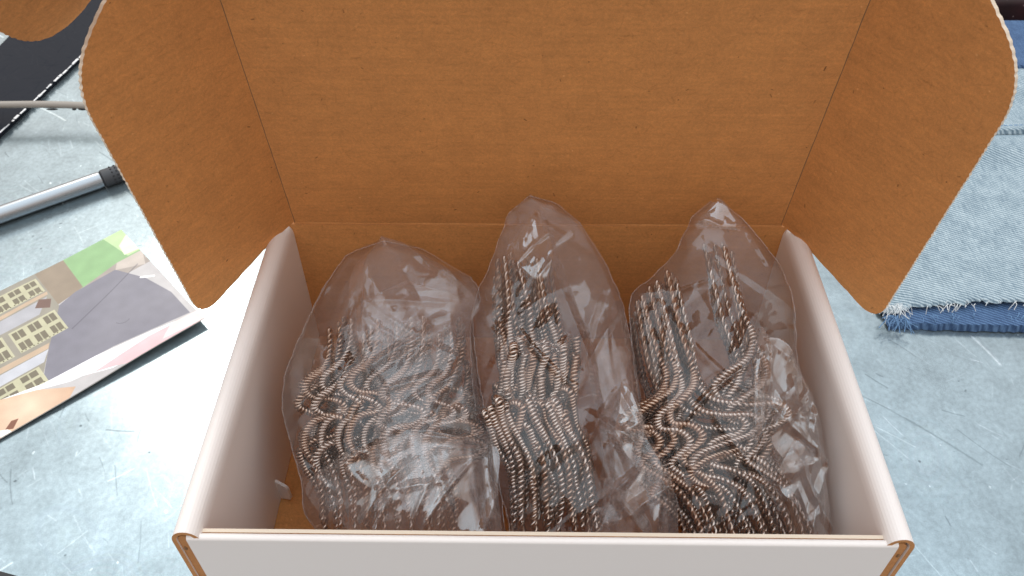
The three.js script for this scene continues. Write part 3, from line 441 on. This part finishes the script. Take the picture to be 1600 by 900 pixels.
// ------------------------------------------------------------------ things on the table, right: worn denim
const denimTex = (base, weft, seed) => canvasTex(1024, 1024, (g, w, h) => { // 0.12 m across: diagonal twill ribs
  const r = rng(seed), im = g.createImageData(w, h), d = im.data;
  for (let y = 0, k = 0; y < h; y++) for (let x = 0; x < w; x++, k += 4) {
    const n = N3(x / 120, y / 120, seed) * 0.5 + N3(x / 30, y / 30, seed + 1) * 0.25, rib = Math.sin((x * 0.55 + y * 1.0 + 3 * N3(x / 40, y / 40, 9)) / h * Math.PI * 2 * 60), f = 0.5 + 0.5 * rib, slub = N3(x / 5, y / 60, 4) * 0.25 + N3(x / 60, y / 4, 5) * 0.2;
    let t = Math.min(1, Math.max(0, 0.16 + 0.66 * f + slub + n * 0.28 + (r() - 0.5) * 0.3)); for (let c = 0; c < 3; c++) d[k + c] = lerp(base[c], weft[c], t); d[k + 3] = 255;
  }
  g.putImageData(im, 0, 0);
});
const denimBump = canvasTex(1024, 1024, (g, w, h) => { const im = g.createImageData(w, h), d = im.data; for (let y = 0, k = 0; y < h; y++) for (let x = 0; x < w; x++, k += 4) { const v = 128 + 80 * Math.sin((x * 0.55 + y + 3 * N3(x / 40, y / 40, 9)) / h * Math.PI * 2 * 60) + 40 * N3(x / 4, y / 4, 8); d[k] = d[k + 1] = d[k + 2] = v; d[k + 3] = 255; } g.putImageData(im, 0, 0); }, false);
M.denim = new THREE.MeshStandardMaterial({ name: 'faded_denim', map: denimTex([82, 103, 118], [188, 202, 207], 21), bumpMap: denimBump, bumpScale: 0.0003, roughness: 0.95 });
M.denimBlue = new THREE.MeshStandardMaterial({ name: 'blue_denim', map: denimTex([34, 58, 92], [92, 122, 158], 22), bumpMap: denimBump, bumpScale: 0.0003, roughness: 0.95 });
M.thread = new THREE.MeshStandardMaterial({ name: 'loose_white_thread', color: new THREE.Color(0.66, 0.70, 0.72), roughness: 0.95 });
M.threadBlue = new THREE.MeshStandardMaterial({ name: 'loose_blue_thread', color: new THREE.Color(0.14, 0.26, 0.44), roughness: 0.95 });
{
  const t = thing('denim_garment', 'faded blue denim garment with a frayed hem, on the table right of the box', 'jeans', [0.30, 0, -0.2]);
  const sheet = (x0, x1, zf, zb, top, thick, ragged, seed, rows = 200, cols = 220) => gridGeo(rows, cols, (s, c) => {
    const x = lerp(x0, x1, c), f = zf(x) + ragged * (0.6 * N3(x * 150, seed, 1) + 0.7 * N3(x * 420, seed, 5)), z = lerp(f, zb(x), s);
    const e = Math.min(1, s * 40) , ed = Math.min(1, c * 22), y = top(x, z);
    return [x - 0.30, lerp(y - thick, y, Math.sqrt(Math.max(0, e * (2 - e)))) * (0.25 + 0.75 * Math.sqrt(ed)), z + 0.2];
  });
  const uvs = (g) => { const p = g.attributes.position, uv = g.attributes.uv; for (let i = 0; i < p.count; i++) uv.setXY(i, p.getX(i) / 0.12, p.getZ(i) / 0.12); return g; };
  const waves = (x, z) => 0.0012 * N3(x * 22, z * 22, 3) + 0.0022 * N3(x * 9 + z * 14, z * 9, 6);
  mesh('turned_hem', uvs(sheet(0.180, 0.56, (x) => -0.0815 - (x - 0.18) * 0.01 + 0.0015 * Math.sin(x * 30), () => -0.12, (x, z) => 0.0058 + 0.3 * waves(x, z) - 0.0014, 0.0042, 0.0012, 4, 60, 260)), M.denimBlue, t);
  mesh('lower_panel', uvs(sheet(0.178, 0.56, (x) => -0.0925 - (x - 0.18) * 0.03 + 0.004 * N3(x * 26, 1, 1), () => -0.262, (x, z) => 0.0085 + waves(x, z) + 0.004 * Math.exp(-Math.pow((z + 0.225) / 0.012, 2)), 0.0016, 0.0035, 7)), M.denim, t);
  mesh('upper_panel', uvs(sheet(0.20, 0.58, (x) => -0.240 - 0.02 * (x - 0.3), () => -0.372, (x, z) => 0.0135 + waves(x, z) * 1.2 + 0.004 * Math.sin((z + 0.24) * 60), 0.004, 0.0006, 9)), M.denim, t);
  mesh('waist_layer', uvs(sheet(0.20, 0.60, (x) => -0.296 + 0.012 * Math.sin(x * 14), () => -0.372, (x, z) => 0.019 + waves(x, z), 0.006, 0.0006, 12)), M.denimBlue, t);
  // frayed threads along the raw edge
  const r = rng(61);
  for (const [mat, n, name, z0, y0] of [[M.thread, 80, 'white_fringe', -0.0925, 0.0078], [M.threadBlue, 80, 'blue_fringe', -0.086, 0.006]]) {
    const list = [];
    for (let k = 0; k < n; k++) {
      const left = r() < 0.3, x = left ? 0.179 + r() * 0.010 : 0.181 + r() * 0.15, z = z0 - (x - 0.18) * 0.03 + 0.004 * N3(x * 26, 1, 1) + (r() - 0.5) * 0.003, l = 0.0014 + r() * 0.003 + (left ? r() * 0.006 : 0), a = (left ? 1.9 : 1.57) + (r() - 0.5) * 1.9, y = y0 + r() * 0.001;
      const c = new THREE.CatmullRomCurve3([[x, y, z], [x + Math.cos(a) * l * 0.5 + (r() - 0.5) * 0.001, y + 0.0006 * r(), z + Math.sin(a) * l * 0.5], [x + Math.cos(a + (r() - 0.5)) * l, Math.max(0.0006, y - r() * 0.004), z + Math.sin(a) * l]].map((p) => new THREE.Vector3(p[0] - 0.30, p[1], p[2] + 0.2)));
      list.push(new THREE.TubeGeometry(c, 5, 0.00014 + r() * 0.00012, 4));
    }
    const f = mesh(name, mergeGeometries(list), mat, t); f.userData.kind = 'stuff';
  }
  // seam stitching on the upper panel
  const st = []; for (let k = 0; k < 90; k++) { const x = 0.22 + k * 0.0032, g = new THREE.CapsuleGeometry(0.00028, 0.0018, 2, 6); g.rotateZ(Math.PI / 2); g.translate(x - 0.30, 0.0135 + 1.2 * waves(x, -0.246) + 0.0001 + 0.004 * Math.sin(-0.006 * 60), -0.246 - 0.02 * (x - 0.3) + 0.2); st.push(g); }
  mesh('stitch_row', mergeGeometries(st), M.threadBlue, t).userData.kind = 'stuff';
}
{ // dark maroon thing with pale flecks behind the denim
  const tex = canvasTex(512, 512, (g, w, h) => { g.fillStyle = '#2a1216'; g.fillRect(0, 0, w, h); const r = rng(15); for (let k = 0; k < 260; k++) { g.fillStyle = `rgba(225,215,212,${0.3 + r() * 0.6})`; g.beginPath(); g.ellipse(r() * w, r() * h, 0.8 + r() * 4, 0.7 + r() * 1.8, r(), 0, 7); g.fill(); } grain(g, w, h, (x, y) => 1 + 0.3 * N3(x / 40, y / 40, 2) + (r() - 0.5) * 0.2); });
  tex.repeat.set(6, 6);
  const g = new RoundedBoxGeometry(0.34, 0.03, 0.16, 4, 0.008), p = g.attributes.position, uv = g.attributes.uv; for (let i = 0; i < p.count; i++) uv.setXY(i, p.getX(i), p.getZ(i) + p.getY(i));
  const m = mesh('maroon_case', g, new THREE.MeshStandardMaterial({ map: tex, roughness: 0.5, name: 'flecked_maroon' })); m.position.set(0.505, 0.0152, -0.468);
  tag(m, 'dark maroon case with pale flecks, behind the denim at the top right', 'case');
}

renderer.render(scene, camera);
